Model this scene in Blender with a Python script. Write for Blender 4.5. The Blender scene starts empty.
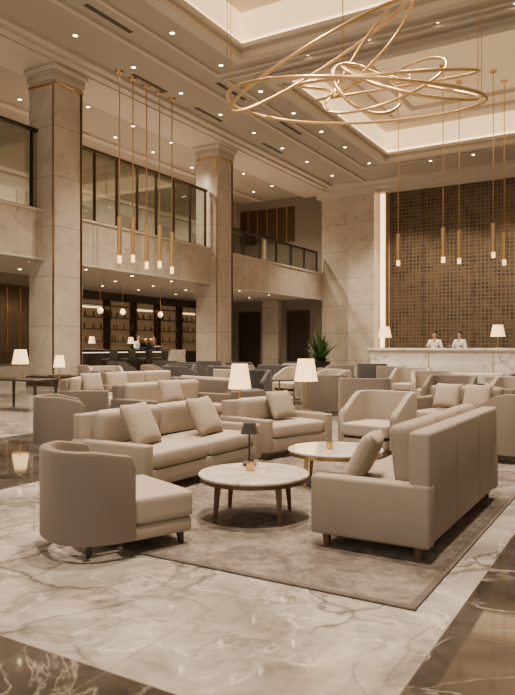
import bpy, bmesh, math, random
from mathutils import Vector, Matrix
random.seed(7)
S=bpy.context.scene
COL=S.collection
# ------------------------------------------------------------------ materials
def nodes(name):
    m=bpy.data.materials.new(name); m.use_nodes=True
    nt=m.node_tree; b=nt.nodes['Principled BSDF']
    return m,nt,b
def N(nt,t,**k):
    n=nt.nodes.new(t)
    for a,v in k.items(): setattr(n,a,v)
    return n
def mix(nt,fac,a,b):
    n=nt.nodes.new('ShaderNodeMix'); n.data_type='RGBA'
    for s,v in ((0,fac),(6,a),(7,b)):
        if hasattr(v,'links') or hasattr(v,'is_output'): nt.links.new(v,n.inputs[s])
        else: n.inputs[s].default_value=v if s==0 else (*v,1)
    return n.outputs[2]
def simple(name,col,rough=.5,metal=0,var=.12,scale=8,bump=.0,bscale=200,emit=None,es=0,sheen=0):
    m,nt,b=nodes(name)
    tc=N(nt,'ShaderNodeTexCoord'); nz=N(nt,'ShaderNodeTexNoise'); nz.inputs['Scale'].default_value=scale; nz.inputs['Detail'].default_value=4
    nt.links.new(tc.outputs['Object'],nz.inputs['Vector'])
    c2=tuple(c*(1-var) for c in col); c3=tuple(min(1,c*(1+var)) for c in col)
    nt.links.new(mix(nt,nz.outputs['Fac'],c2,c3),b.inputs['Base Color'])
    b.inputs['Roughness'].default_value=rough; b.inputs['Metallic'].default_value=metal
    if sheen:
        b.inputs['Sheen Weight'].default_value=sheen; b.inputs['Sheen Tint'].default_value=(1,.84,.66,1)
    if bump:
        n2=N(nt,'ShaderNodeTexNoise'); n2.inputs['Scale'].default_value=bscale; nt.links.new(tc.outputs['Object'],n2.inputs['Vector'])
        bp=N(nt,'ShaderNodeBump'); bp.inputs['Strength'].default_value=bump; bp.inputs['Distance'].default_value=.002
        nt.links.new(n2.outputs['Fac'],bp.inputs['Height']); nt.links.new(bp.outputs['Normal'],b.inputs['Normal'])
    if emit:
        b.inputs['Emission Color'].default_value=(*emit,1); b.inputs['Emission Strength'].default_value=es
    return m
def ramp(nt,src,stops):
    r=N(nt,'ShaderNodeValToRGB'); nt.links.new(src,r.inputs[0])
    el=r.color_ramp.elements
    while len(el)<len(stops): el.new(.5)
    for e,(p,c) in zip(el,stops): e.position=p; e.color=(*c,1)
    return r.outputs[0]
def cmp(nt,op,a,bv=0):
    n=N(nt,'ShaderNodeMath',operation=op)
    for i,v in enumerate((a,bv)):
        if isinstance(v,(int,float)): n.inputs[i].default_value=v
        else: nt.links.new(v,n.inputs[i])
    return n.outputs[0]
def noise(nt,vec,scale,detail=6,rough=.55,dist=0):
    n=N(nt,'ShaderNodeTexNoise'); n.inputs['Scale'].default_value=scale; n.inputs['Detail'].default_value=detail; n.inputs['Roughness'].default_value=rough; n.inputs['Distortion'].default_value=dist
    nt.links.new(vec,n.inputs['Vector']); return n.outputs['Fac']
def ridge(nt,vec,scale,width,off=.5,rough=.5,dist=.6,lo=.38,hi=.62):
    a=cmp(nt,'ABSOLUTE',cmp(nt,'SUBTRACT',noise(nt,vec,scale,7,rough,dist),off))
    r=ramp(nt,a,[(0,(1,1,1)),(width,(.25,.25,.25)),(width*2.6,(0,0,0))])
    mod=ramp(nt,noise(nt,vec,scale*1.7,3),[(lo,(0,0,0)),(hi,(1,1,1))])
    return cmp(nt,'MULTIPLY',r,mod)
def marble(name,base,base2,vein,scale=.8,width=.01,rough=.25,joint=None,jointaxis='Z',vs=.5):
    m,nt,b=nodes(name); tc=N(nt,'ShaderNodeTexCoord'); vec=tc.outputs['Object']
    c=mix(nt,ramp(nt,noise(nt,vec,scale*1.4,7,.6,.5),[(.3,(0,0,0)),(.7,(1,1,1))]),base,base2)
    c=mix(nt,cmp(nt,'MULTIPLY',ridge(nt,vec,scale,width),vs),c,vein)
    if joint:
        sp=N(nt,'ShaderNodeSeparateXYZ'); nt.links.new(vec,sp.inputs[0])
        f=cmp(nt,'FRACT',cmp(nt,'DIVIDE',cmp(nt,'ADD',sp.outputs[jointaxis],100*joint),joint)); l=cmp(nt,'LESS_THAN',f,.018)
        c=mix(nt,cmp(nt,'MULTIPLY',l,.6),c,tuple(x*.4 for x in base))
    nt.links.new(c,b.inputs['Base Color']); b.inputs['Roughness'].default_value=rough
    return m
def floor_mat():
    m,nt,b=nodes('floor_marble'); gp=N(nt,'ShaderNodeNewGeometry'); vec=gp.outputs['Position']
    sp=N(nt,'ShaderNodeSeparateXYZ'); nt.links.new(vec,sp.inputs[0]); X,Y=sp.outputs['X'],sp.outputs['Y']
    light=mix(nt,ramp(nt,noise(nt,vec,.9,9,.68,1.0),[(.34,(0,0,0)),(.60,(1,1,1))]),(.17,.145,.125),(.45,.405,.355))
    nn=N(nt,'ShaderNodeTexNoise'); nn.inputs['Scale'].default_value=1.6; nn.inputs['Detail'].default_value=6; nt.links.new(vec,nn.inputs['Vector'])
    ad=N(nt,'ShaderNodeVectorMath',operation='MULTIPLY_ADD'); nt.links.new(nn.outputs['Color'],ad.inputs[0]); ad.inputs[1].default_value=(.65,)*3; nt.links.new(vec,ad.inputs[2])
    vo=N(nt,'ShaderNodeTexVoronoi',feature='DISTANCE_TO_EDGE'); vo.inputs['Scale'].default_value=1.5; nt.links.new(ad.outputs[0],vo.inputs['Vector'])
    vc=N(nt,'ShaderNodeTexVoronoi',feature='F1'); vc.inputs['Scale'].default_value=1.5; nt.links.new(ad.outputs[0],vc.inputs['Vector'])
    sc=N(nt,'ShaderNodeSeparateColor'); nt.links.new(vc.outputs['Color'],sc.inputs[0])
    cr=ramp(nt,vo.outputs['Distance'],[(0,(1,1,1)),(.012,(.5,.5,.5)),(.035,(0,0,0))])
    cm=ramp(nt,noise(nt,vec,.7,3),[(.42,(0,0,0)),(.52,(1,1,1))])
    frag=ramp(nt,sc.outputs[0],[(.55,(0,0,0)),(.75,(1,1,1))])
    light=mix(nt,cmp(nt,'MULTIPLY',cmp(nt,'MULTIPLY',frag,cm),.5),light,(.17,.145,.125))
    light=mix(nt,cmp(nt,'MULTIPLY',cmp(nt,'MULTIPLY',cr,cm),.9),light,(.07,.057,.047))
    light=mix(nt,cmp(nt,'MULTIPLY',ridge(nt,vec,.75,.011,.5,.5,.9),.9),light,(.08,.066,.055))
    light=mix(nt,cmp(nt,'MULTIPLY',ridge(nt,vec,1.7,.010,.47,.55,.7),.7),light,(.12,.10,.085))
    light=mix(nt,cmp(nt,'MULTIPLY',ridge(nt,vec,2.3,.010,.54,.5,.5),.6),light,(.72,.66,.58))
    dark=mix(nt,ramp(nt,noise(nt,vec,2.0,9,.65,.6),[(.34,(0,0,0)),(.70,(1,1,1))]),(.022,.017,.014),(.088,.070,.058))
    dark=mix(nt,cmp(nt,'MULTIPLY',ridge(nt,vec,1.5,.006,.5,.5,.8),.8),dark,(.38,.32,.27))
    d1=cmp(nt,'LESS_THAN',Y,1.82)
    d2=cmp(nt,'MULTIPLY',cmp(nt,'GREATER_THAN',X,-.74),cmp(nt,'LESS_THAN',X,2.0))
    d3=cmp(nt,'MULTIPLY',cmp(nt,'LESS_THAN',X,-4.7),cmp(nt,'GREATER_THAN',X,-7.4))
    d=cmp(nt,'MAXIMUM',cmp(nt,'MAXIMUM',d1,d2),d3)
    c=mix(nt,d,light,dark)
    def jt(s,off,per):
        f=cmp(nt,'FRACT',cmp(nt,'DIVIDE',cmp(nt,'ADD',s,off+500*per),per)); return cmp(nt,'LESS_THAN',f,.006)
    j=cmp(nt,'MAXIMUM',jt(X,.74,.99),jt(Y,-1.82,.99))
    c=mix(nt,cmp(nt,'MULTIPLY',j,.5),c,(.13,.105,.09))
    nt.links.new(c,b.inputs['Base Color'])
    b.inputs['Roughness'].default_value=.05
    b.inputs['Specular IOR Level'].default_value=.85
    return m
M={}
M['floor']=floor_mat()
M['stone']=marble('travertine',(.43,.365,.295),(.58,.505,.42),(.27,.22,.17),.9,.012,.32,joint=1.55,vs=.6)
M['fascia']=marble('cream_marble',(.41,.345,.28),(.59,.515,.43),(.23,.185,.145),.9,.014,.3,joint=2.4,jointaxis='Y',vs=.7)
M['white_marble']=marble('white_marble',(.58,.53,.47),(.76,.71,.64),(.22,.18,.15),1.0,.016,.2,vs=.9)
M['table_marble']=marble('table_marble',(.46,.41,.35),(.70,.645,.58),(.19,.155,.125),3.0,.014,.08,vs=.9)
M['plaster']=simple('cream_plaster',(.57,.505,.42),.8,var=.03,scale=2)
M['plaster2']=simple('ceiling_plaster',(.42,.365,.30),.85,var=.03,scale=1)
M['wallgrey']=simple('taupe_wallcovering',(.21,.175,.14),.8,var=.06,scale=3)
M['upper']=simple('upper_wallcovering',(.38,.33,.275),.8,var=.06,scale=3)
M['walldark']=simple('dark_wallcovering',(.08,.062,.048),.6,var=.2,scale=2)
M['brass']=simple('brushed_brass',(.56,.37,.17),.28,1,var=.06)
M['goldlight']=simple('satin_gold',(.58,.375,.16),.30,.92,var=.04,emit=(1,.60,.24),es=.10)
M['bronze']=simple('dark_bronze',(.11,.076,.048),.35,.8,var=.15)
M['black']=simple('black_metal',(.02,.018,.016),.4,.3)
M['wood']=simple('walnut',(.11,.052,.026),.35,0,var=.3,scale=20)
M['darkwood']=simple('dark_wood',(.032,.022,.016),.35,0,var=.3,scale=14)
M['beige']=simple('beige_linen',(.245,.198,.155),.8,0,var=.10,scale=5,bump=.6,bscale=260,sheen=.12)
M['beige2']=simple('light_linen',(.325,.268,.212),.8,0,var=.10,scale=5,bump=.6,bscale=260,sheen=.12)
M['pillow']=simple('pillow_weave',(.28,.228,.178),.95,0,var=.32,scale=45,bump=.9,bscale=120,sheen=.12)
M['taupe']=simple('taupe_velvet',(.125,.094,.072),.7,0,var=.12,scale=4,bump=.4,bscale=260,sheen=.25)
M['grey']=simple('warm_grey_fabric',(.115,.090,.071),.9,0,var=.08,scale=4,bump=.4,bscale=200,sheen=.12)
M['charcoal']=simple('charcoal_fabric',(.026,.022,.020),.85,0,var=.1,scale=4,sheen=.08)
M['shade']=simple('lit_lampshade',(.8,.66,.45),.8,0,var=.02,emit=(1,.60,.26),es=2.2)
M['bulb']=simple('lit_diffuser',(1,.9,.75),.5,0,var=0,emit=(1,.78,.50),es=36)
M['pglow']=simple('pendant_glow',(1,.8,.5),.5,0,var=0,emit=(1,.58,.24),es=2.8)
M['strip']=simple('strip_light',(1,.85,.6),.6,0,var=0,emit=(1,.70,.39),es=3.6)
M['tray']=simple('tray_gold_glow',(.58,.47,.33),.6,0,var=.10,scale=2,emit=(1,.66,.34),es=.38)  # gold ceiling panel, cove uplight put into it as emission
M['traywall']=simple('cove_glow_plaster',(.8,.66,.47),.6,0,var=.06,scale=2,emit=(1,.68,.36),es=1.35)  # plaster tray walls made emissive to imitate the cove light falling on them
M['backpanel']=simple('back_bar_panel',(.20,.135,.08),.4,.3,var=.4,scale=2,emit=(1,.60,.30),es=.09)  # faint emission in the panel stands in for light from the shelves
M['skin']=simple('skin',(.45,.26,.18),.5,0,var=.03)
M['hair']=simple('black_hair',(.015,.012,.01),.5)
M['white']=simple('white_cotton',(.76,.74,.70),.8,0,var=.03)
M['trousers']=simple('dark_trousers',(.03,.03,.035),.8)
M['leaf']=simple('leaf_green',(.04,.10,.02),.5,0,var=.4,scale=9)
M['bottle']=simple('amber_bottle',(.22,.10,.035),.15,0,var=.4,scale=3)
M['grille']=simple('air_grille',(.05,.04,.035),.6)
# rug
m,nt,b=nodes('rug_pile'); tc=N(nt,'ShaderNodeTexCoord'); vec=tc.outputs['Object']
c=mix(nt,ramp(nt,noise(nt,vec,2.4,10,.8,1.0),[(.38,(0,0,0)),(.60,(1,1,1))]),(.062,.048,.039),(.22,.183,.15))
c=mix(nt,cmp(nt,'MULTIPLY',ramp(nt,noise(nt,vec,12,6,.75,.3),[(.46,(0,0,0)),(.58,(1,1,1))]),.5),c,(.07,.054,.044))
c=mix(nt,cmp(nt,'MULTIPLY',ridge(nt,vec,2.0,.02,.5,.6,.9),.5),c,(.28,.24,.20))
sp=N(nt,'ShaderNodeSeparateXYZ'); nt.links.new(vec,sp.inputs[0])
ed=cmp(nt,'MAXIMUM',cmp(nt,'GREATER_THAN',cmp(nt,'ABSOLUTE',sp.outputs['X']),1.165),cmp(nt,'GREATER_THAN',cmp(nt,'ABSOLUTE',sp.outputs['Y']),1.84))
c=mix(nt,cmp(nt,'MULTIPLY',ed,.7),c,(.085,.066,.054))
nt.links.new(c,b.inputs['Base Color']); b.inputs['Roughness'].default_value=1
bp=N(nt,'ShaderNodeBump'); bp.inputs['Strength'].default_value=.6; bp.inputs['Distance'].default_value=.01; nt.links.new(noise(nt,vec,90,3),bp.inputs['Height']); nt.links.new(bp.outputs['Normal'],b.inputs['Normal'])
M['rug']=m
# bronze lattice wall
m,nt,b=nodes('bronze_lattice'); gp=N(nt,'ShaderNodeNewGeometry')
sp=N(nt,'ShaderNodeSeparateXYZ'); nt.links.new(gp.outputs['Position'],sp.inputs[0])
def sq(sock,per,th,off=0):
    f=cmp(nt,'FRACT',cmp(nt,'DIVIDE',cmp(nt,'ADD',sock,100*per+off),per)); return cmp(nt,'GREATER_THAN',cmp(nt,'ABSOLUTE',cmp(nt,'SUBTRACT',f,.5)),th)
grid=cmp(nt,'MAXIMUM',sq(sp.outputs['X'],.20,.36),sq(sp.outputs['Z'],.20,.36))
vn=N(nt,'ShaderNodeTexNoise'); vn.inputs['Scale'].default_value=2.6; vn.inputs['Detail'].default_value=5; nt.links.new(gp.outputs['Position'],vn.inputs['Vector'])
base=mix(nt,ramp(nt,vn.outputs['Fac'],[(.35,(0,0,0)),(.65,(1,1,1))]),(.040,.027,.016),(.125,.088,.053))
cc=mix(nt,grid,base,(.155,.112,.068))
pl=sq(sp.outputs['X'],2.6,.494); cc=mix(nt,pl,cc,(.03,.02,.014))
nt.links.new(cc,b.inputs['Base Color']); b.inputs['Metallic'].default_value=.35; b.inputs['Roughness'].default_value=.42
M['lattice']=m
# glass
m=bpy.data.materials.new('clear_glass'); m.use_nodes=True; nt=m.node_tree; nt.nodes.clear()
o=N(nt,'ShaderNodeOutputMaterial'); tr=N(nt,'ShaderNodeBsdfTransparent'); tr.inputs[0].default_value=(.74,.76,.73,1); gl=N(nt,'ShaderNodeBsdfGlossy'); gl.inputs['Roughness'].default_value=.05
mx=N(nt,'ShaderNodeMixShader'); mx.inputs[0].default_value=.10; nt.links.new(tr.outputs[0],mx.inputs[1]); nt.links.new(gl.outputs[0],mx.inputs[2]); nt.links.new(mx.outputs[0],o.inputs[0])
M['glass']=m
# ------------------------------------------------------------------ mesh helpers
def link(name,me,parent=None,loc=(0,0,0),rot=(0,0,0),mat=None,smooth=False):
    o=bpy.data.objects.new(name,me); COL.objects.link(o)
    o.location=loc; o.rotation_euler=rot
    if parent: o.parent=parent
    if mat: me.materials.append(M[mat])
    if smooth:
        for p in me.polygons: p.use_smooth=True
    return o
def bm2(name,bm):
    me=bpy.data.meshes.new(name); bmesh.ops.recalc_face_normals(bm,faces=bm.faces); bm.to_mesh(me); bm.free(); return me
def box(name,size,loc,mat,parent=None,bev=0,seg=2,rot=(0,0,0)):
    bm=bmesh.new(); bmesh.ops.create_cube(bm,size=1)
    for v in bm.verts: v.co=Vector((v.co.x*size[0],v.co.y*size[1],v.co.z*size[2]))
    if bev: bmesh.ops.bevel(bm,geom=bm.edges[:],offset=min(bev,min(size)*.45),segments=seg,profile=.5,affect='EDGES')
    o=link(name,bm2(name,bm),parent,loc,rot,mat)
    if bev:
        for p in o.data.polygons: p.use_smooth=True
        o.data.set_sharp_from_angle(angle=math.radians(50))
    return o
def bx(name,a,b,mat,parent=None,bev=0):
    return box(name,tuple(abs(b[i]-a[i]) for i in range(3)),tuple((a[i]+b[i])/2 for i in range(3)),mat,parent,bev)
def cush(name,size,loc,mat,parent=None,rot=(0,0,0),n=5,puff=.12,cuts=7):
    bm=bmesh.new(); bmesh.ops.create_cube(bm,size=2); bmesh.ops.subdivide_edges(bm,edges=bm.edges[:],cuts=cuts,use_grid_fill=True)
    sx,sy,sz=size; r=min(size)*(.5 if n<4 else .28 if n<7 else .18)
    big=max(range(3),key=lambda i:-size[i]); o2=[i for i in range(3) if i!=big]
    for v in bm.verts:
        q=Vector([math.copysign((abs(c_0)**.55 if c_0 else 0)*s0/2,c_0) for c_0,s0 in zip(v.co,size)])
        core=Vector([max(-s0/2+r,min(s0/2-r,c_0)) for c_0,s0 in zip(q,size)])
        d=q-core
        if d.length>r: q=core+d.normalized()*r
        f=1-puff*(abs(q[o2[0]]/(size[o2[0]]/2))**3+abs(q[o2[1]]/(size[o2[1]]/2))**3)*.6
        q[big]*=f
        v.co=q
    return link(name,bm2(name,bm),parent,loc,rot,mat,True)
def pillow(name,w,h,t,loc,mat,parent=None,rot=(0,0,0)):
    bm=bmesh.new(); g=14; vs=[[],[]]
    for s in (0,1):
        for i in range(g+1):
            for j in range(g+1):
                u=-1+2*i/g; v=-1+2*j/g
                th=((1-u**4)*(1-v**4))**.55
                px=u*(1-.06*(1-v*v)*abs(u)); py=v*(1-.06*(1-u*u)*abs(v))
                vs[s].append(bm.verts.new((px*w/2,py*h/2,(1 if s else -1)*(t/2*th))))
    for s in (0,1):
        for i in range(g):
            for j in range(g):
                a=i*(g+1)+j; bm.faces.new([vs[s][a],vs[s][a+g+1],vs[s][a+g+2],vs[s][a+1]])
    bmesh.ops.remove_doubles(bm,verts=bm.verts,dist=.0005)
    return link(name,bm2(name,bm),parent,loc,rot,mat,True)
def lathe(name,prof,loc,mat,parent=None,seg=28,rot=(0,0,0),smooth=True):
    bm=bmesh.new(); rings=[]
    for r,z in prof:
        if r<1e-5: rings.append([bm.verts.new((0,0,z))])
        else: rings.append([bm.verts.new((r*math.cos(2*math.pi*i/seg),r*math.sin(2*math.pi*i/seg),z)) for i in range(seg)])
    for a,b in zip(rings,rings[1:]):
        for i in range(seg):
            j=(i+1)%seg
            if len(a)==1 and len(b)==1: continue
            if len(a)==1: bm.faces.new([a[0],b[i],b[j]])
            elif len(b)==1: bm.faces.new([a[i],a[j],b[0]])
            else: bm.faces.new([a[i],a[j],b[j],b[i]])
    o=link(name,bm2(name,bm),parent,loc,rot,mat,smooth)
    if smooth: o.data.set_sharp_from_angle(angle=math.radians(40))
    return o
def tube(name,pts,r,mat,parent=None,closed=False,seg=8,loc=(0,0,0)):
    bm=bmesh.new(); pts=[Vector(p) for p in pts]; n=len(pts); rings=[]; up=None
    for i,p in enumerate(pts):
        if closed: t=(pts[(i+1)%n]-pts[i-1]).normalized()
        else: t=(pts[min(i+1,n-1)]-pts[max(i-1,0)]).normalized()
        if up is None: up=Vector((0,0,1)) if abs(t.z)<.9 else Vector((1,0,0))
        a=(up-t*up.dot(t)).normalized(); b=t.cross(a); up=a
        rings.append([bm.verts.new(p+(a*math.cos(2*math.pi*k/seg)+b*math.sin(2*math.pi*k/seg))*r) for k in range(seg)])
    for i in range(n if closed else n-1):
        A=rings[i]; B=rings[(i+1)%n]
        for k in range(seg): bm.faces.new([A[k],A[(k+1)%seg],B[(k+1)%seg],B[k]])
    if not closed:
        bm.faces.new(rings[0]); bm.faces.new(rings[-1])
    return link(name,bm2(name,bm),parent,loc,(0,0,0),mat,True)
def leg(parent,x,y,h,r0,r1,mat='wood',splay=0,name='leg'):
    bm=bmesh.new(); bmesh.ops.create_cube(bm,size=1)
    for v in bm.verts:
        top=v.co.z>0; r=r1 if top else r0
        v.co=Vector((v.co.x*2*r+(0 if top else splay*(1 if x>0 else -1)),v.co.y*2*r+(0 if top else splay*(1 if y>0 else -1)),h/2 if top else -h/2))
    bmesh.ops.bevel(bm,geom=bm.edges[:],offset=min(r0,r1)*.3,segments=2,affect='EDGES')
    return link(name,bm2(name,bm),parent,(x,y,h/2),(0,0,0),mat)
def thing(name,label,cat,loc,rz=0,group=None):
    e=bpy.data.objects.new(name,None); e.empty_display_size=.2; COL.objects.link(e); e.location=loc; e.rotation_euler=(0,0,math.radians(rz))
    e['label']=label; e['category']=cat
    if group: e['group']=group
    return e
def tag(o,label,cat,group=None):
    o['label']=label; o['category']=cat
    if group: o['group']=group
    return o
def clone(t,loc,rz=None,label=None,sc=None,group=None):
    n=t.copy(); COL.objects.link(n); n.location=loc
    if rz is not None: n.rotation_euler=(0,0,math.radians(rz))
    if sc: n.scale=(sc,sc,sc)
    if label: n['label']=label
    if group: n['group']=group
    def rec(src,dst):
        for c in list(src.children):
            k=c.copy(); COL.objects.link(k); k.parent=dst; rec(c,k)
    rec(t,n); return n
def struct(o): o['kind']='structure'; return o
# ------------------------------------------------------------------ setting
CZ=10.2; XL=-28; YF=35.15
struct(bx('floor',(XL,-7,-.2),(9,YF+.3,0),'floor'))
struct(bx('wall_left',(XL-.3,-7,0),(XL,YF+.3,CZ),'wallgrey'))
struct(bx('wall_far',(XL,YF,0),(-16.3,YF+.3,CZ),'wallgrey'))
struct(bx('wall_reception',(-12.3,YF,0),(9,YF+.3,CZ),'lattice'))
struct(bx('wall_right',(9,-7,0),(9.3,YF+.3,CZ),'plaster'))
TX0,TX1=-10.7,2.0; T1=(0.5,17.1); T2=(19.4,30.1)
def addbox(bm,a,b):
    r=bmesh.ops.create_cube(bm,size=1)
    for v in r['verts']:
        v.co=Vector(((a[0]+b[0])/2+v.co.x*(b[0]-a[0]),(a[1]+b[1])/2+v.co.y*(b[1]-a[1]),(a[2]+b[2])/2+v.co.z*(b[2]-a[2])))
bm=bmesh.new()
for a,b_ in (((XL,-7),(TX0,YF+.3)),((TX1,-7),(9.3,YF+.3)),((TX0,-7),(TX1,T1[0])),((TX0,T1[1]),(TX1,T2[0])),((TX0,T2[1]),(TX1,YF+.3))):
    addbox(bm,(*a,CZ),(*b_,CZ+.3))
struct(link('ceiling',bm2('ceiling',bm),mat='plaster2'))
ti=0
def trim(a,b,mat='plaster2'):
    global ti; ti+=1
    return struct(bx('trim_%d'%ti,a,b,mat))
def frame(x0,x1,ya,yb,z0,z1,t,mat):
    global ti
    bm=bmesh.new()
    addbox(bm,(x0-t,ya-t,z0),(x0,yb+t,z1)); addbox(bm,(x1,ya-t,z0),(x1+t,yb+t,z1))
    addbox(bm,(x0,ya-t,z0),(x1,ya,z1)); addbox(bm,(x0,yb,z0),(x1,yb+t,z1))
    ti+=1; return struct(link('trim_%d'%ti,bm2('trim',bm),mat=mat))
for (y0,y1) in (T1,T2):
    frame(TX0+.12,TX1-.12,y0+.12,y1-.12,CZ+.10,CZ+.22,.30,'plaster')
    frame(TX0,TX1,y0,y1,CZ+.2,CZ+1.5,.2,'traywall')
    frame(TX0+.05,TX1-.05,y0+.05,y1-.05,CZ+.24,CZ+.32,.05,'strip')
    frame(TX0+.9,TX1-.9,y0+.9,y1-.9,CZ+1.22,CZ+1.36,.9,'plaster')
    frame(TX0+1.9,TX1-1.9,y0+1.9,y1-1.9,CZ+1.36,CZ+1.5,.16,'plaster')
    frame(TX0-.02,TX1+.02,y0-.02,y1+.02,CZ-.18,CZ,.30,'plaster')
    frame(TX0-.34,TX1+.34,y0-.34,y1+.34,CZ-.09,CZ,.24,'plaster2')
    frame(TX0-1.4,TX1+1.4,y0-1.4 if y0<10 else y0-.9,y1+.9,CZ-.08,CZ,.12,'plaster')
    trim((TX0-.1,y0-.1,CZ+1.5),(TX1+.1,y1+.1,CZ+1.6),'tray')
trim((-16.3,YF-.5,CZ-.45),(9,YF,CZ),'plaster'); trim((-16.3,YF-1.1,CZ-.28),(9,YF-.5,CZ),'plaster'); trim((-16.3,YF-1.7,CZ-.12),(9,YF-1.1,CZ),'plaster')
trim((-15.6,-7,CZ-.22),(-15.3,YF-1.7,CZ),'plaster'); trim((-15.3,-7,CZ-.12),(-15.0,YF-1.7,CZ),'plaster'); trim((-13.2,-7,CZ-.10),(-13.05,YF-1.7,CZ),'plaster')
trim((-17.3,-7,CZ-.25),(-15.62,YF-.5,CZ-.001),'plaster')
trim((-20.5,-7,CZ-.12),(-20.2,YF-.5,CZ-.001),'plaster')
# mezzanine
FX=-16.25
struct(bx('ceiling_lower',(XL,-7,4.05),(FX-.3,YF,4.35),'plaster2'))
struct(bx('wall_balcony',(FX-.3,-7,3.98),(FX,YF,5.43),'fascia'))
trim((FX-.35,-7,5.43),(FX+.06,YF,5.50),'plaster'); trim((FX-.02,-7,3.93),(FX+.05,YF,3.99),'plaster')
struct(bx('wall_upper',(-22.3,-7,4.35),(-22,YF,CZ),'upper'))
struct(bx('wall_bar',(-24.3,10,0),(-24,34,4.05),'walldark'))
trim((-21.98,-7,8.2),(-21.9,YF,8.35),'plaster')
for y in range(0,34,3): trim((-21.99,y,4.35),(-21.93,y+1.3,7.6),'wallgrey')
def pier(x0,x1,y0,y1): trim((x0,y0,0),(x1,y1,CZ),'stone')
pier(-16.3,-14.55,34.9,YF+.3); pier(-14.5,-12.95,34.5,YF+.3)
trim((-14.58,34.85,0),(-14.47,34.9,CZ),'bronze')
trim((-12.78,35.02,0.3),(-12.54,YF+.02,CZ-.5),'strip'); trim((-12.95,YF-.02,0),(-12.3,YF+.3,CZ),'plaster'); trim((-12.45,34.9,0),(-12.33,YF,CZ-.45),'brass')
trim((-16.4,34.4,CZ-.5),(-12.7,YF+.2,CZ-.001),'plaster')
di=0
for x0,x1 in ((-22.0,-20.7),(-18.6,-17.3)):
    di+=1; struct(bx('door_%d'%di,(x0,YF-.06,0),(x1,YF-.005,3.3),'darkwood'))
    for (u0,u1,z0,z1) in ((x0-.10,x0,0,3.4),(x1,x1+.10,0,3.4),(x0,x1,3.3,3.4)): trim((u0,YF-.1,z0),(u1,YF,z1),'bronze')
trim((-20.2,YF-.4,0),(-19.1,YF,4.05),'stone')
art=thing('bronze_wall_panel','dark bronze panelled wall art above the balcony','wall panel',(-20.2,YF-.03,8.4))
bx('panel',(-2.0,-.04,-.85),(2.0,.02,1.25),'bronze',art)
for i in range(6): bx('slat',(-2+.08+i*.68,-.08,-.85),(-2+.14+i*.68,-.04,1.25),'brass',art)
struct(bx('baseboard_far',(-12.3,YF-.04,0),(9,YF,.25),'bronze'))
def column(loc,label):
    e=thing('stone_column',label,'column',loc); w=.585
    bx('shaft',(-w,-w,0),(w,w,CZ-.3),'stone',e,.02)
    bx('plinth',(-w-.06,-w-.06,0),(w+.06,w+.06,.3),'bronze',e,.01)
    bx('capital',(-w-.05,-w-.05,CZ-.70),(w+.05,w+.05,CZ-.42),'stone',e,.02); bx('capital_cap',(-w-.12,-w-.12,CZ-.42),(w+.12,w+.12,CZ-.26),'plaster',e,.02)
    bx('capital_band',(-w-.02,-w-.02,CZ-.86),(w+.02,w+.02,CZ-.78),'brass',e)
    bx('trim_strip',(w-.09,-w-.02,.3),(w-.03,-w+.01,CZ-.87),'brass',e)
    bx('trim_strip',(w-.01,w-.12,.3),(w+.02,w-.04,CZ-.87),'bronze',e)
    return e
c0=column((-16.3,14.9,0),'tall square cream travertine column with brass edge strips')
c1=clone(c0,(-16.45,24.1,0)); c0['group']=c1['group']='atrium columns'
wi=0
def glazing(y0,y1,z0,z1,step,mat='bronze'):
    global wi,ti; wi+=1
    bm=bmesh.new(); addbox(bm,(FX-.16,y0,z0),(FX-.14,y1,z1)); struct(link('window_%d'%wi,bm2('window',bm),mat='glass'))
    bm=bmesh.new(); y=y0
    while y<=y1+.01:
        addbox(bm,(FX-.19,y-.03,z0),(FX-.10,y+.03,z1)); y+=step
    addbox(bm,(FX-.2,y0,z1),(FX-.08,y1,z1+.10)); addbox(bm,(FX-.2,y0,z0),(FX-.08,y1,z0+.05))
    ti+=1; struct(link('trim_%d'%ti,bm2('trim',bm),mat=mat))
glazing(15.6,23.4,5.5,7.9,1.1); glazing(2,14.2,5.5,7.9,1.5,'black'); glazing(24.8,34.4,5.5,6.6,1.6,'black')
# ------------------------------------------------------------------ downlights
dl=thing('recessed_downlight','small round recessed ceiling downlight, lit','downlight',(0,0,0),group='ceiling downlights')
lathe('diffuser',[(0,-.012),(.065,-.012),(.065,0)],(0,0,0),'bulb',dl,12); lathe('trim_ring',[(.066,0),(.066,-.02),(.10,-.015),(.105,0)],(0,0,0),'plaster',dl,12)
pos=[]
for y in (5,7.5,10,12.5,15,17.5,20,22.5,25,27.5,30.5): pos+= [(-11.7,y,CZ),(-14.2,y+1.2,CZ)]
for y in (15.5,18,20.5,23,26,29,32): pos+=[(-18.0,y,CZ),(-19.6,y+.7,CZ)]
for x in (-9,-7,-5,-3,-1): pos+=[(x,18.2,CZ),(x,31.6,CZ)]
for y in (15,17.5,20,22.5,25,28,31): pos+=[(-17.6,y,4.05),(-19.6,y+1.2,4.05),(-21.6,y,4.05)]
first=True
for p in pos:
    if first: dl.location=p; first=False
    else: clone(dl,p)
ag=bx('ceiling_air_grille',(-.08,-.9,-.012),(.08,.9,0),'grille'); ag.location=(-12.7,13.5,CZ); tag(ag,'black linear air grille slot in the ceiling','air grille','linear ceiling grilles')
for p in ((-14.6,17.5,CZ),(-14.6,21,CZ),(-12.6,19.5,CZ),(-12.6,24,CZ),(-14.6,26,CZ)):
    k=ag.copy(); COL.objects.link(k); k.location=p
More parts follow.
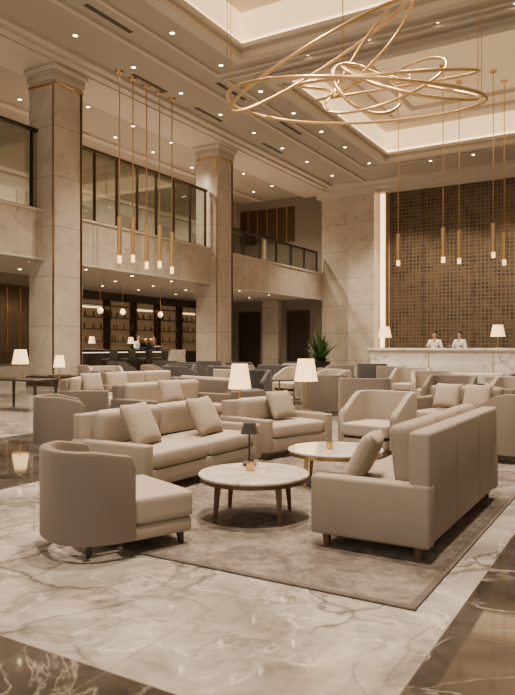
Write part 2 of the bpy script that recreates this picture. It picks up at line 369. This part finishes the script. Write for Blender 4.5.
# ------------------------------------------------------------------ chandelier
s_,c_=.509,.861
R=Vector((c_,s_,0)); U=Vector((0,0,1)); F=Vector((-s_,c_,0))
CH=Vector((-4.6,11.2,6.0)); PX=12/660
ch=thing('ring_chandelier','large chandelier of interlaced looping brass hoops hung on wires','chandelier',CH)
def ring(cx,cy,a,mn,ang,flip=1,wob=0,r0=.031,ph=0):
    ctr=R*((cx-355)*PX)+U*((85-cy)*PX)
    th=math.radians(ang); ma=R*math.cos(th)+U*math.sin(th); mi=-R*math.sin(th)+U*math.cos(th)
    r=a*PX; m_=mn*PX; dd=math.sqrt(max(0,r*r-m_*m_))
    mv=mi*m_+F*(dd*flip); pts=[]
    for i in range(128):
        t=2*math.pi*i/128; k=1+wob*math.cos(2*t+.6+ph)+wob*.7*math.sin(3*t+ph)
        pts.append(ctr+ma*(r*math.cos(t)*k)+mv*math.sin(t)*k+U*(wob*r*.8*math.sin(2*t+1+ph)))
    tube('hoop',pts,r0,'goldlight',ch,True,8); return ctr,pts
def knot(cx,cy,a,mn,ang,inner,turns,ph=0,lift=.25,r0=.031):
    # one continuous tube that loops inside itself (limacon), swirling like a ribbon
    ctr=R*((cx-355)*PX)+U*((85-cy)*PX); th=math.radians(ang)
    ma=R*math.cos(th)+U*math.sin(th); mi=-R*math.sin(th)+U*math.cos(th)
    r=a*PX; m_=mn*PX; dd=math.sqrt(r*r-m_*m_); mv=mi*m_+F*dd; pts=[]; n=200
    for i in range(n):
        t=2*math.pi*i/n; x=(math.cos(t)+inner*math.cos(turns*t+ph))/(1+inner); y=(math.sin(t)+inner*math.sin(turns*t+ph))/(1+inner)
        pts.append(ctr+ma*(r*x)+mv*y+U*(lift*math.sin(t*2+ph)))
    tube('hoop',pts,r0,'goldlight',ch,True,8); return ctr,pts
r1=ring(318,60,97,18,30,1,.02)
r2=ring(356,104,123,22,-2,1,.04)
r3=ring(410,86,69,32,-12,1,.05,ph=1)
r4=ring(368,90,36,29,-28,1,.04)
r5=ring(374,48,54,17,58,1,.05)
k1=knot(365,88,110,26,6,.55,2,0.4,.10)
k2=knot(392,84,72,30,24,.8,2,2.6,.12,.026)
for c,pts in (r1,r2,r3,r5):
    for f in (0,.5):
        p=pts[int(f*len(pts))]; q=p.copy(); q.z=CZ+1.5-CH.z; tube('suspension_wire',[p,q],.006,'brass',ch,seg=5)
# ------------------------------------------------------------------ pendants
def pendant(label,L,r,zb,ztop,loc,group):
    e=thing('pendant_light',label,'pendant light',loc,group=group)
    z=zb-ztop
    lathe('tube_body',[(0,z+L),(r,z+L),(r,z+.16*L),(r*.98,z+.16*L),(0,z+.16*L)],(0,0,0),'goldlight',e,14)
    lathe('diffuser',[(0,z+.16*L),(r*.85,z+.16*L),(r*.85,z),(0,z)],(0,0,0),'pglow',e,14)
    lathe('rod',[(0,z+L),(.018,z+L),(.018,-.06),(0,-.06)],(0,0,0),'brass',e,8)
    lathe('ceiling_rose',[(0,-.08),(.12,-.08),(.14,0),(0,0)],(0,0,0),'brass',e,14)
    return e
for i,(y,dz) in enumerate(((16.2,0),(16.85,.1),(17.55,-.05),(18.25,0.05),(18.95,-.08))):
    pendant('slim brass cylinder pendant beside the mezzanine balcony',1.5,.075,3.95+dz,CZ-.0,(-14.8,y,CZ),'balcony pendants')
def wp(px,d): lat=(px-257.5)/660*d; return (round(lat*c_-d*s_,2),round(lat*s_+d*c_,2))
for px,d,zb in ((398,27,4.55),(443,24.5,4.35),(459,26,4.5),(493,25,4.6),(504,26,4.45)):
    x,y=wp(px,d); zt=CZ+1.5 if (TX0<x<TX1 and T2[0]<y<T2[1]) else CZ
    pendant('brass cylinder pendant on a long rod near the reception desk',1.3,.085,zb,zt,(x,y,zt),'reception pendants')
# ------------------------------------------------------------------ furniture
RZ=.012
rug=box('area_rug',(2.4,3.75,RZ),(-2.11,4.82,RZ/2),'rug',None,.004); tag(rug,'mottled taupe and grey low-pile rug under the seating','rug')
def sofa(label,L,D,za,zb,ns,loc,rz,mat,cmat,arms=(1,1),cat='sofa',ta=.11,group=None,name='sofa',seatz=.37,legmat='wood',lz=.08,bt=.12):
    e=thing(name,label,cat,loc,rz,group)
    box('base_frame',(L-.05,D-.04,seatz-.15-lz),(0,0,lz+(seatz-.15-lz)/2),mat,e,.015)
    bw=(L-.03)/ns
    for i in range(ns):
        box('back_panel',(bw-.010,bt,zb-lz-.01),(-(L-.03)/2+bw*(i+.5),-D/2+bt/2+.006,lz+.01+(zb-lz-.01)/2),mat,e,.02,3)
    xs=L/2
    for s,on in ((-1,arms[0]),(1,arms[1])):
        if on: box('armrest',(ta,D,za-lz),(s*(xs-ta/2),0,lz+(za-lz)/2),mat,e,.022,3)
    x0=-xs+(ta if arms[0] else 0); x1=xs-(ta if arms[1] else 0); w=(x1-x0)/ns
    for i in range(ns):
        cx=x0+w*(i+.5)
        cush('seat_cushion',(w-.014,D-bt-.02,.16),(cx,bt/2,seatz-.08),cmat,e,puff=.10,n=6)
        cush('back_cushion',(w-.018,.15,zb-seatz+.02),(cx,-D/2+bt+.075,(zb+.03+seatz)/2),cmat,e,rot=(math.radians(-6),0,0),puff=.13,n=5)
    for sx in (-1,1):
        for sy in (-1,1): leg(e,sx*(xs-.07),sy*(D/2-.08),lz+.01,.016,.024,legmat)
    return e
s1=sofa('beige linen three-seat sofa with low arms seen from behind',1.92,.72,.43,.72,3,(-1.38,4.52,RZ),90,'beige','beige')
s2=sofa('long beige linen sofa with low arms and loose pillows',1.80,.82,.43,.64,2,(-3.78,4.88,0),-90,'beige','beige2')
s3=sofa('beige linen loveseat beside the brass table lamp',1.10,.76,.43,.60,1,(-3.68,6.66,0),-105,'beige','beige2',cat='loveseat')
def throw(loc,rz,w=.42,tilt=68,label='woven beige square throw pillow on the sofa',mat='pillow'):
    o=pillow('throw_pillow',w,w*.92,.13,loc,mat,None,(math.radians(tilt),0,math.radians(rz))); tag(o,label,'pillow','throw pillows'); return o
throw((-3.74,4.36,.545),100,.43,64); throw((-3.68,5.22,.545),95,.43,62); throw((-3.66,6.72,.54),75,.38,64)
throw((-1.54,3.95,.52),-80,.36,64,'woven beige pillow leaning on the sofa back')
def shell(parent,w,dep,arm,t,z0,zb,za,mat,name='backrest_shell',pw=.62):
    P=[]; n=32
    k=6
    if arm>.01:
        for i in range(k): P.append((w,arm*(1-i/k),0))
    for i in range(n+1):
        a=math.pi*i/n; cs,sn=math.cos(a),math.sin(a)
        P.append((w*math.copysign(abs(cs)**pw,cs),-dep*abs(sn)**pw,0))
    if arm>.01:
        for i in range(1,k+1): P.append((-w,arm*(i/k),0))
    P=[Vector(p) for p in P]; L=[0]
    for a,b in zip(P,P[1:]): L.append(L[-1]+(b-a).length)
    T=L[-1]; bm=bmesh.new(); rows=[]
    for i,p in enumerate(P):
        tg=(P[min(i+1,len(P)-1)]-P[max(i-1,0)]).normalized(); nrm=Vector((-tg.y,tg.x,0))
        if nrm.dot(Vector((p.x,p.y,0)))>0 : nrm=-nrm
        u=L[i]/T; f=min(u,1-u)*2; f=max(0,min(1,f/.45)); f=f*f*(3-2*f)
        z=za+(zb-za)*f
        e0=min(L[i],T-L[i]); rc=.05
        if e0<rc: z-= rc-math.sqrt(max(0,rc*rc-(rc-e0)**2))
        pr=[]
        out=p; inn=p+nrm*t
        for (q,zz) in ((out,z0),(out,z-.025),(p+nrm*t*.12,z-.007),(p+nrm*t*.5,z),(p+nrm*t*.88,z-.007),(inn,z-.025),(inn,z0)):
            pr.append(bm.verts.new((q.x,q.y,zz)))
        rows.append(pr)
    for A,B in zip(rows,rows[1:]):
        for k2 in range(7):
            bm.faces.new([A[k2],A[(k2+1)%7],B[(k2+1)%7],B[k2]])
    bm.faces.new(rows[0]); bm.faces.new(rows[-1])
    o=link(name,bm2(name,bm),parent,(0,0,0),(0,0,0),mat,True); o.data.set_sharp_from_angle(angle=math.radians(45)); return o
def barrel(label,loc,rz,mat,smat,w=.35,zb=.62,za=.56,seat=.31,arm=.06,front=.40,group=None,cat='armchair',legmat='darkwood',t=.085,dep=.34,pw=.62):
    e=thing('barrel_armchair',label,cat,loc,rz,group)
    shell(e,w,dep,arm,t,.09,zb,za,mat,pw=pw)
    if arm>.2:
        iw=2*w-2*t-.01
        cush('seat_cushion',(iw,front+.20,.15),(0,(front-.20)/2,seat-.075),smat,e,n=8,puff=.05)
        box('seat_base',(iw-.02,front+.17,.12),(0,(front-.19)/2,.145),mat,e,.025,3)
    else:
        iw=2*w-.03
        cush('seat_cushion',(iw,front-arm,.17),(0,(front+arm)/2,seat-.085),smat,e,n=8,puff=.05)
        cush('inner_seat',(2*w-2*t-.20,.18+arm,.13),(0,(arm-.18)/2,seat-.075),smat,e,n=6,puff=.03)
        box('seat_base',(iw-.02,front-arm-.015,seat-.17-.07),(0,(front+arm)/2,.08+(seat-.25)/2),smat,e,.02,3)
    for sx in (-1,1):
        leg(e,sx*(w-.08),front-.07,.10,.013,.022,legmat,.01); leg(e,sx*(w-.14),-.18,.10,.013,.022,legmat,.01)
    return e
b1=barrel('taupe velvet barrel armchair with curved wraparound back and paler seat',(-2.84,2.97,RZ),-22,'taupe','beige2',t=.065,w=.345,zb=.61,za=.575,seat=.33,arm=.04,front=.44,dep=.36,pw=.82)
a4=barrel('beige upholstered armchair with curved back facing the marble tables',(-2.60,7.12,0),170,'beige','beige2',w=.37,zb=.70,za=.50,seat=.37,arm=.30,front=.38)
ca=barrel('taupe high-backed barrel armchair on the dark marble floor',(-5.95,5.55,0),-40,'grey','grey',w=.31,zb=.64,za=.58,seat=.37,arm=.22,front=.32,pw=.8)
def ctable(label,loc,r,z,legmat):
    e=thing('coffee_table',label,'coffee table',loc,20)
    lathe('marble_top',[(0,z-.022),(r-.008,z-.022),(r,z-.014),(r,z-.006),(r-.006,z),(0,z)],(0,0,0),'table_marble',e,64)
    lathe('rim_band',[(r-.03,z-.05),(r-.012,z-.05),(r-.012,z-.022),(r-.03,z-.022),(r-.03,z-.05)],(0,0,0),legmat,e,64)
    for i in range(4):
        a=math.radians(45+90*i); x,y=math.cos(a)*(r-.10),math.sin(a)*(r-.10)
        leg(e,x,y,z-.022,.012,.022,legmat,.02)
    return e
t1=ctable('round marble-topped coffee table with walnut legs',(-2.39,3.99,RZ),.39,.31,'wood')
t2=ctable('round marble-topped coffee table with brass-toned legs',(-2.37,5.36,RZ),.42,.30,'brass')
def cup(loc,label):
    e=thing('candle_holder',label,'candle holder',loc)
    lathe('cup',[(0,0),(.026,0),(.03,.01),(.03,.06),(.026,.06),(.025,.012),(0,.012)],(0,0,0),'brass',e,20)
    lathe('candle',[(0,.012),(.024,.012),(.024,.045),(0,.045)],(0,0,0),'white',e,16)
cup((-2.44,4.03,.323),'small brass candle holder on the marble table'); cup((-2.40,5.30,.313),'small brass candle holder on the second table')
bl=thing('small_table_lamp','small black metal table lamp on the marble table','table lamp',(-2.56,4.21,.323))
lathe('base',[(0,0),(.05,0),(.05,.012),(.012,.02),(0,.02)],(0,0,0),'black',bl,20); lathe('stem',[(0,.02),(.007,.02),(.007,.26),(0,.26)],(0,0,0),'black',bl,10)
lathe('lamp_shade',[(.066,.235),(.068,.235),(.045,.315),(0,.32),(0,.316),(.043,.311),(.066,.235)],(0,0,0),'charcoal',bl,24)
def side_table(label,loc,z,r,mat='darkwood',group=None):
    e=thing('side_table',label,'side table',loc,group=group)
    lathe('table_top',[(0,z-.025),(r,z-.025),(r,z),(0,z)],(0,0,0),mat,e,32); lathe('pedestal',[(0,.015),(.02,.015),(.02,z-.025),(0,z-.025)],(0,0,0),'brass',e,12)
    lathe('foot',[(0,0),(r*.7,0),(r*.7,.012),(0,.015)],(0,0,0),'brass',e,32); return e
def lamp(label,loc,h,rs,hs,group=None):
    e=thing('table_lamp',label,'table lamp',loc,group=group)
    lathe('base',[(0,0),(rs*.5,0),(rs*.5,.02),(.015,.03),(0,.03)],(0,0,0),'brass',e,24)
    lathe('stem',[(0,.03),(.014,.03),(.014,h-hs*.4),(0,h-hs*.4)],(0,0,0),'brass',e,12)
    lathe('lamp_shade',[(rs,h-hs),(rs*.68,h),(rs*.66,h),(rs*.98,h-hs),(rs,h-hs)],(0,0,0),'shade',e,32)
    return e
side_table('round side table with brass pedestal holding a lamp',(-4.70,7.48,0),.32,.24); lamp('brass table lamp with glowing cream cone shade',(-4.70,7.48,.32),.66,.155,.33)
side_table('round side table with brass pedestal holding a lamp',(-4.12,8.3,0),.30,.24); lamp('brass table lamp with glowing tapered shade beside armchairs',(-4.12,8.3,.30),.74,.165,.31)
co=thing('console_table','dark wooden console table with slim legs','table',(-10.4,8.7,0),0)
box('table_top',(1.3,.6,.04),(0,0,.58),'darkwood',co,.008)
for x in (-.6,.6):
    for y in (-.25,.25): leg(co,x,y,.56,.02,.025,'darkwood')
lamp('table lamp with lit cream shade on the console table',(-10.5,8.7,.60),.56,.16,.28)
side_table('small round side table by the column',(-12.9,11.9,0),.5,.3); lamp('small table lamp with lit shade near the column',(-12.9,11.9,.5),.5,.15,.3)
# background seating
g='lobby seating'
ta=barrel('taupe tub armchair in the lobby',(-10.0,10.6,0),-60,'grey','beige',w=.42,zb=.72,za=.56,seat=.40,arm=.32,front=.40,group=g)
tb=barrel('dark charcoal tub armchair in the lobby',(-9.7,12.7,0),-20,'charcoal','charcoal',w=.42,zb=.76,za=.58,seat=.40,arm=.32,front=.40,group=g)
tcx=barrel('pale beige tub armchair in the lobby',(-7.7,12.0,0),20,'beige','beige2',w=.42,zb=.74,za=.56,seat=.40,arm=.32,front=.40,group=g)
for p,rz in (((-13.1,13.2),-40),((-9.6,15.2),30),((-6.3,14.2),-30),((-5.0,10.9),10),((-7.6,17.4),60),((-5.7,16.6),-20),((-3.9,10.0),14),((-11.8,14.3),-60)): clone(ta,(*p,0),rz)
for p,rz in (((-12.0,16.3),-10),((-10.6,13.9),200),((-8.3,14.9),10),((-8.9,13.4),-30),((-6.6,17.5),0),((-12.5,18.0),30),((-9.3,18.2),10),((-10.8,17.2),10),((-6.7,11.0),190),((-14.2,15.6),-20),((-14.0,17.6),20)): clone(tb,(*p,0),rz)
for p,rz in (((-7.1,13.7),160),((-11.6,12.2),-120),((-5.6,12.4),150),((-4.6,14.6),180),((-3.6,12.8),200),((-8.6,16.6),180)): clone(tcx,(*p,0),rz)
sb=sofa('beige lobby sofa with several pillows',1.7,.8,.5,.68,2,(-8.3,8.5,0),-60,'grey','beige2',group=g)
clone(sb,(-8.95,10.7,0),-100); clone(sb,(-6.4,9.4,0),-20); clone(sb,(-5.9,7.6,0),-95,'beige lobby sofa behind the main seating group')
throw((-8.1,8.8,.60),60,.4); throw((-8.1,8.2,.60),75,.4); throw((-5.72,7.3,.59),75,.38)
for p in ((-9.5,9.3),(-8.6,12.5),(-6.9,12.6),(-5.6,13.6),(-10.6,12.8),(-4.6,12.1)): side_table('low round dark side table between lobby chairs',(*p,0),.5,.32,group='lobby side tables')
# chairs by reception side
r1c=sofa('taupe loveseat with beige pillows near reception',1.25,.8,.52,.66,1,(-2.15,8.9,0),165,'taupe','beige',cat='loveseat',ta=.12)
throw((-2.3,8.85,.56),-15,.38); throw((-1.9,8.80,.56),-10,.38)
r2c=barrel('taupe tub armchair with pale seat by the reception lounge',(-1.25,7.55,0),75,'taupe','beige2',w=.42,zb=.72,za=.56,seat=.40,arm=.34,front=.42)
clone(ta,(-2.9,11.4,0),180); clone(ta,(-1.9,12.8,0),150); clone(tcx,(-1.7,10.8,0),170)
# ------------------------------------------------------------------ reception
de=thing('reception_desk','long white veined marble reception desk','reception desk',(-4.6,21.5,0))
bx('desk_front',(-3.5,-.4,.08),(4.5,.35,1.1),'white_marble',de,.01); bx('counter_top',(-3.55,-.48,1.1),(4.55,.4,1.18),'white_marble',de,.01)
bx('plinth',(-3.4,-.34,0),(4.4,.3,.08),'bronze',de); bx('trim_strip',(-3.52,-.42,1.06),(4.52,-.40,1.1),'brass',de)
for x in (-3.5,-1.5,.5,2.5): bx('joint_strip',(x,-.405,.08),(x+.03,-.39,1.06),'brass',de)
le=thing('marble_bench','low white marble ledge bench before the desk','bench',(-5.5,19.6,0)); bx('bench_top',(-2,-.25,.36),(2,.25,.46),'white_marble',le,.01); bx('support',(-1.7,-.15,0),(-1.5,.15,.36),'white_marble',le); bx('support',(1.5,-.15,0),(1.7,.15,.36),'white_marble',le)
lamp('lit table lamp with pale shade on the reception desk',(-7.65,21.4,1.18),.72,.22,.36,'desk lamps'); lamp('lit table lamp with pale shade on the reception desk',(-4.0,21.4,1.18),.72,.22,.36,'desk lamps')
# ------------------------------------------------------------------ people
def skin(name,V,E,parent,mat,sub=2):
    me=bpy.data.meshes.new(name); me.from_pydata([v[0] for v in V],E,[]); o=bpy.data.objects.new(name,me); COL.objects.link(o); o.parent=parent
    me.materials.append(M[mat]); md=o.modifiers.new('s','SKIN'); md.use_smooth_shade=True
    for i,v in enumerate(V):
        r=v[1]; r=r if isinstance(r,tuple) else (r,r); me.skin_vertices[0].data[i].radius=r
        me.skin_vertices[0].data[i].use_root=(i==0)
    sm=o.modifiers.new('d','SUBSURF'); sm.levels=sub; sm.render_levels=sub
    return o
def person(label,loc,rz,top='white'):
    e=thing('person',label,'person',loc,rz)
    V=[((0,0,.95),(.13,.10)),((0,0,1.15),(.115,.085)),((0,0,1.36),(.14,.095)),((0,0,1.49),(.05,.055)),((0,.01,1.56),(.06,.07)),((0,.015,1.64),(.072,.088)),((0,0,1.71),(.05,.06))]
    E=[(i,i+1) for i in range(6)]
    def chain(start,pts):
        a=start
        for p,r in pts: V.append((p,r)); E.append((a,len(V)-1)); a=len(V)-1
        return a
    for s in (-1,1):
        w=chain(2,[((s*.17,0,1.42),.055),((s*.25,.03,1.16),.042),((s*.20,.24,1.24),.028),((s*.19,.30,1.26),(.032,.018))])
        for k,(dx,l) in enumerate(((-.028,.07),(-.010,.085),(.010,.08),(.028,.06))): chain(w,[((s*.19+dx,.33,1.265),.009),((s*.19+dx*1.1,.33+l*.6,1.26),.008),((s*.19+dx*1.1,.33+l,1.245),.007)])
        chain(w,[((s*.19-s*.045,.30,1.26),.010),((s*.19-s*.06,.335,1.255),.008)])
        chain(0,[((s*.09,0,.86),.088),((s*.10,.01,.49),.058),((s*.10,-.01,.09),.038),((s*.10,.13,.04),.035)])
    skin('body',V,E,e,'skin')
    VV=[((0,0,.93),(.155,.12)),((0,0,1.15),(.135,.105)),((0,0,1.37),(.16,.115)),((0,0,1.47),(.062,.066))]; EE=[(0,1),(1,2),(2,3)]
    for s in (-1,1):
        n=len(VV); VV+=[((s*.175,0,1.42),.07),((s*.255,.03,1.16),.056),((s*.208,.20,1.225),.045)]; EE+=[(2,n),(n,n+1),(n+1,n+2)]
    skin('shirt',VV,EE,e,top)
    VV=[((0,0,.96),(.145,.115))]; EE=[]
    for s in (-1,1):
        n=len(VV); VV+=[((s*.09,0,.84),.105),((s*.10,.01,.49),.078),((s*.10,-.01,.08),.062)]; EE+=[(0,n),(n,n+1),(n+1,n+2)]
    skin('trousers',VV,EE,e,'trousers')
    bm=bmesh.new(); bmesh.ops.create_uvsphere(bm,u_segments=20,v_segments=14,radius=1)
    for v in bm.verts:
        x,y,z=v.co
        if y>.25 and z<.35: y=.25
        if z<-.35: z=-.35
        v.co=Vector((x*.088,y*.105-.012,z*.095+1.665))
    link('hair',bm2('hair',bm),e,(0,0,0),(0,0,0),'hair',True)
    for s in (-1,1):
        lathe('eye',[(0,-.008),(.008,0),(0,.008)],(s*.028,.098,1.64),'hair',e,8)
        cush('ear',(.02,.035,.05),(s*.079,.005,1.63),'skin',e,cuts=3,n=3)
    cush('nose',(.022,.03,.045),(0,.105,1.615),'skin',e,cuts=3,n=3); cush('mouth',(.045,.012,.012),(0,.092,1.575),'skin',e,cuts=3,n=3)
    return e
person('receptionist with dark hair in white uniform behind the desk',(-6.28,22.55,0),178); person('receptionist in white uniform looking down at the desk',(-5.45,22.6,0),160)
# ------------------------------------------------------------------ bar
ba=thing('bar_counter','long dark bar counter with pale marble end','bar counter',(-18.2,20.6,0))
bx('counter_front',(-.4,-3.2,0),(.35,2.0,1.05),'darkwood',ba,.01); bx('marble_end',(-.42,2.0,0),(.38,3.2,1.1),'white_marble',ba,.01); bx('counter_top',(-.45,-3.25,1.05),(.45,2.0,1.12),'black',ba,.01)
bx('light_strip',(.352,-3.1,1.0),(.37,1.9,1.02),'strip',ba)
bk=thing('back_bar_shelf','dark back bar shelving with warm strip lights and bottles','shelf',(-23.6,26,0))
bx('cabinet',(-.3,-7,0),(.3,7,1.0),'darkwood',bk); bx('back_panel',(-.35,-7,1.0),(-.3,7,3.6),'backpanel',bk)
for z in (1.5,2.1,2.7,3.3): bx('shelf_board',(-.3,-7,z),(.15,7,z+.04),'bronze',bk)
ups=[-7+i*2 for i in range(8)]
for y in ups: bx('upright',(-.3,y-.05,1),(.15,y+.05,3.6),'bronze',bk)
for i in range(0,7,2): bx('light_strip',(-.29,ups[i]+.2,3.2),(-.24,ups[i]+1.8,3.25),'strip',bk)
bo=lathe('liquor_bottle',[(0,0),(.045,0),(.045,.2),(.015,.26),(.015,.33),(0,.33)],(-23.55,19.5,1.541),'bottle',None,12); tag(bo,'amber glass bottle on the back bar shelf','bottle','back bar bottles')
for z in (1.541,2.141,2.741):
    for i in range(24):
        y=19.5+i*.55+random.uniform(-.1,.1)
        if min(abs(y-26-k) for k in ups)<.13: y+=.28
        if z==1.541 and i==0: continue
        k=bo.copy(); COL.objects.link(k); k.location=(-23.55,y,z); k.scale=(1,1,random.uniform(.8,1.1))
person('bartender with dark hair in white shirt behind the bar',(-19.2,22.2,0),-90); person('bartender in dark uniform beside the counter',(-19.3,23.3,0),-70,'charcoal')
lamp('small lit lamp on the bar counter',(-18.2,18.4,1.12),.5,.13,.26,'bar lamps'); lamp('small lit lamp on the bar counter',(-18.2,20.6,1.12),.5,.13,.26,'bar lamps')
em=thing('espresso_machine','polished metal espresso machine on the bar counter','coffee machine',(-18.25,21.7,1.12),90)
box('body',(.6,.4,.16),(0,0,.36),'brass',em,.03); box('base',(.6,.4,.08),(0,0,.04),'black',em,.02); box('rear_housing',(.56,.16,.24),(0,.1,.2),'black',em,.02)
for x in (-.15,.15): lathe('group_head',[(0,0),(.035,0),(.035,.07),(0,.07)],(x,-.08,.21),'brass',em,14)
for y in (17.8,19.2,20.6,22.0,24.6):
    e=thing('globe_pendant','small glowing globe pendant over the bar','pendant light',(-19.9,y,4.05),group='bar globe pendants')
    lathe('globe',[(0,-1.42)]+[(.12*math.sin(math.pi*i/10),-1.29-.13*math.cos(math.pi*i/10)) for i in range(1,10)]+[(0,-1.16)],(0,0,0),'shade',e,18)
    lathe('rod',[(0,-1.16),(.01,-1.16),(.01,0),(0,0)],(0,0,0),'brass',e,8)
for y in (18.3,19.3,20.3,21.3):
    e=thing('bar_stool','dark upholstered bar stool at the counter','bar stool',(-17.2,y,0),90,'bar stools')
    cush('seat',(.42,.42,.1),(0,0,.74),'charcoal',e); box('backrest',(.42,.05,.3),(0,-.2,.93),'charcoal',e,.02)
    for sx in (-.16,.16):
        for sy in (-.16,.16): leg(e,sx,sy,.70,.014,.016,'black')
struct(bx('wall_side',(-21.3,5,0),(-21,18.4,4.05),'wallgrey'))
ap=thing('wall_art_panel','dark framed wall art panel with gold lines','wall art',(-20.98,16.8,1.9),0)
bx('panel',(-.01,-1.4,-1.3),(.04,1.3,1.7),'bronze',ap)
for i in range(5): bx('slat',(.04,-1.3+i*.6,-1.2),(.06,-1.24+i*.6,1.6),'brass',ap)
# plant
pt=thing('potted_plant','leafy green potted plant in dark pot by the wall','plant',(-12.2,26.0,0))
lathe('pot',[(0,0),(.3,0),(.42,.6),(.38,.6),(.36,.5),(0,.5)],(0,0,0),'black',pt,24)
bm=bmesh.new()
for i in range(110):
    a=random.uniform(0,6.28); el=random.uniform(.5,1.5); L=random.uniform(.7,1.9); wd=.08
    pr=None; dirh=Vector((math.cos(a),math.sin(a),0)); sd=Vector((-math.sin(a),math.cos(a),0))
    for k in range(6):
        t=k/5; p=dirh*(L*math.cos(el)*t*.65)+Vector((0,0,.5+L*math.sin(el)*t-.35*t*t))
        ww=wd*math.sin(math.pi*min(.98,t*.9+.1)); A=bm.verts.new(p+sd*ww); B=bm.verts.new(p-sd*ww)
        if pr: bm.faces.new([pr[0],pr[1],B,A])
        pr=(A,B)
link('foliage',bm2('foliage',bm),pt,(0,0,0),(0,0,0),'leaf',True)
# ------------------------------------------------------------------ lights
def light(t,loc,e,col=(1,.82,.62),rot=(0,0,0),size=.2,spot=110,blend=.8):
    l=bpy.data.lights.new('lamp_light',t); l.energy=e; l.color=col
    l.shadow_soft_size=size
    if t=='SPOT': l.spot_size=math.radians(spot); l.spot_blend=blend
    o=bpy.data.objects.new('lamp_light',l); COL.objects.link(o); o.location=loc; o.rotation_euler=rot; return o
for x,y in ((-2.3,4.5),(-5.5,8),(-8,12.5),(-4,13.5),(-11.8,17.2),(-6.5,18.9),(-1,1.5),(-12.2,9)):
    light('SPOT',(x,y,CZ-.15),4300,size=.12)
for x in (-11,-8.5,-6,-3.5): light('SPOT',(x,33.0,CZ-.35),2600,size=.1,spot=90)
light('SPOT',(-13.8,31.5,CZ-.1),2600,size=.1,spot=80)
for y in (17,21,25,30): light('SPOT',(-18.5,y,CZ-.12),2400,size=.12,spot=140); light('SPOT',(-19,y,3.98),800,size=.1,spot=150)
w=bpy.data.worlds.new('world'); S.world=w; w.use_nodes=True; bg=w.node_tree.nodes['Background']; bg.inputs[0].default_value=(1,.89,.76,1); bg.inputs[1].default_value=1.15
# ------------------------------------------------------------------ camera
cam=bpy.data.cameras.new('camera'); co_=bpy.data.objects.new('camera',cam); COL.objects.link(co_); S.camera=co_
cam.sensor_fit='VERTICAL'; cam.sensor_height=36; cam.lens=36*660/695; cam.clip_end=200
co_.location=(0,0,1.2); co_.rotation_euler=(math.radians(90),0,math.radians(30.6))
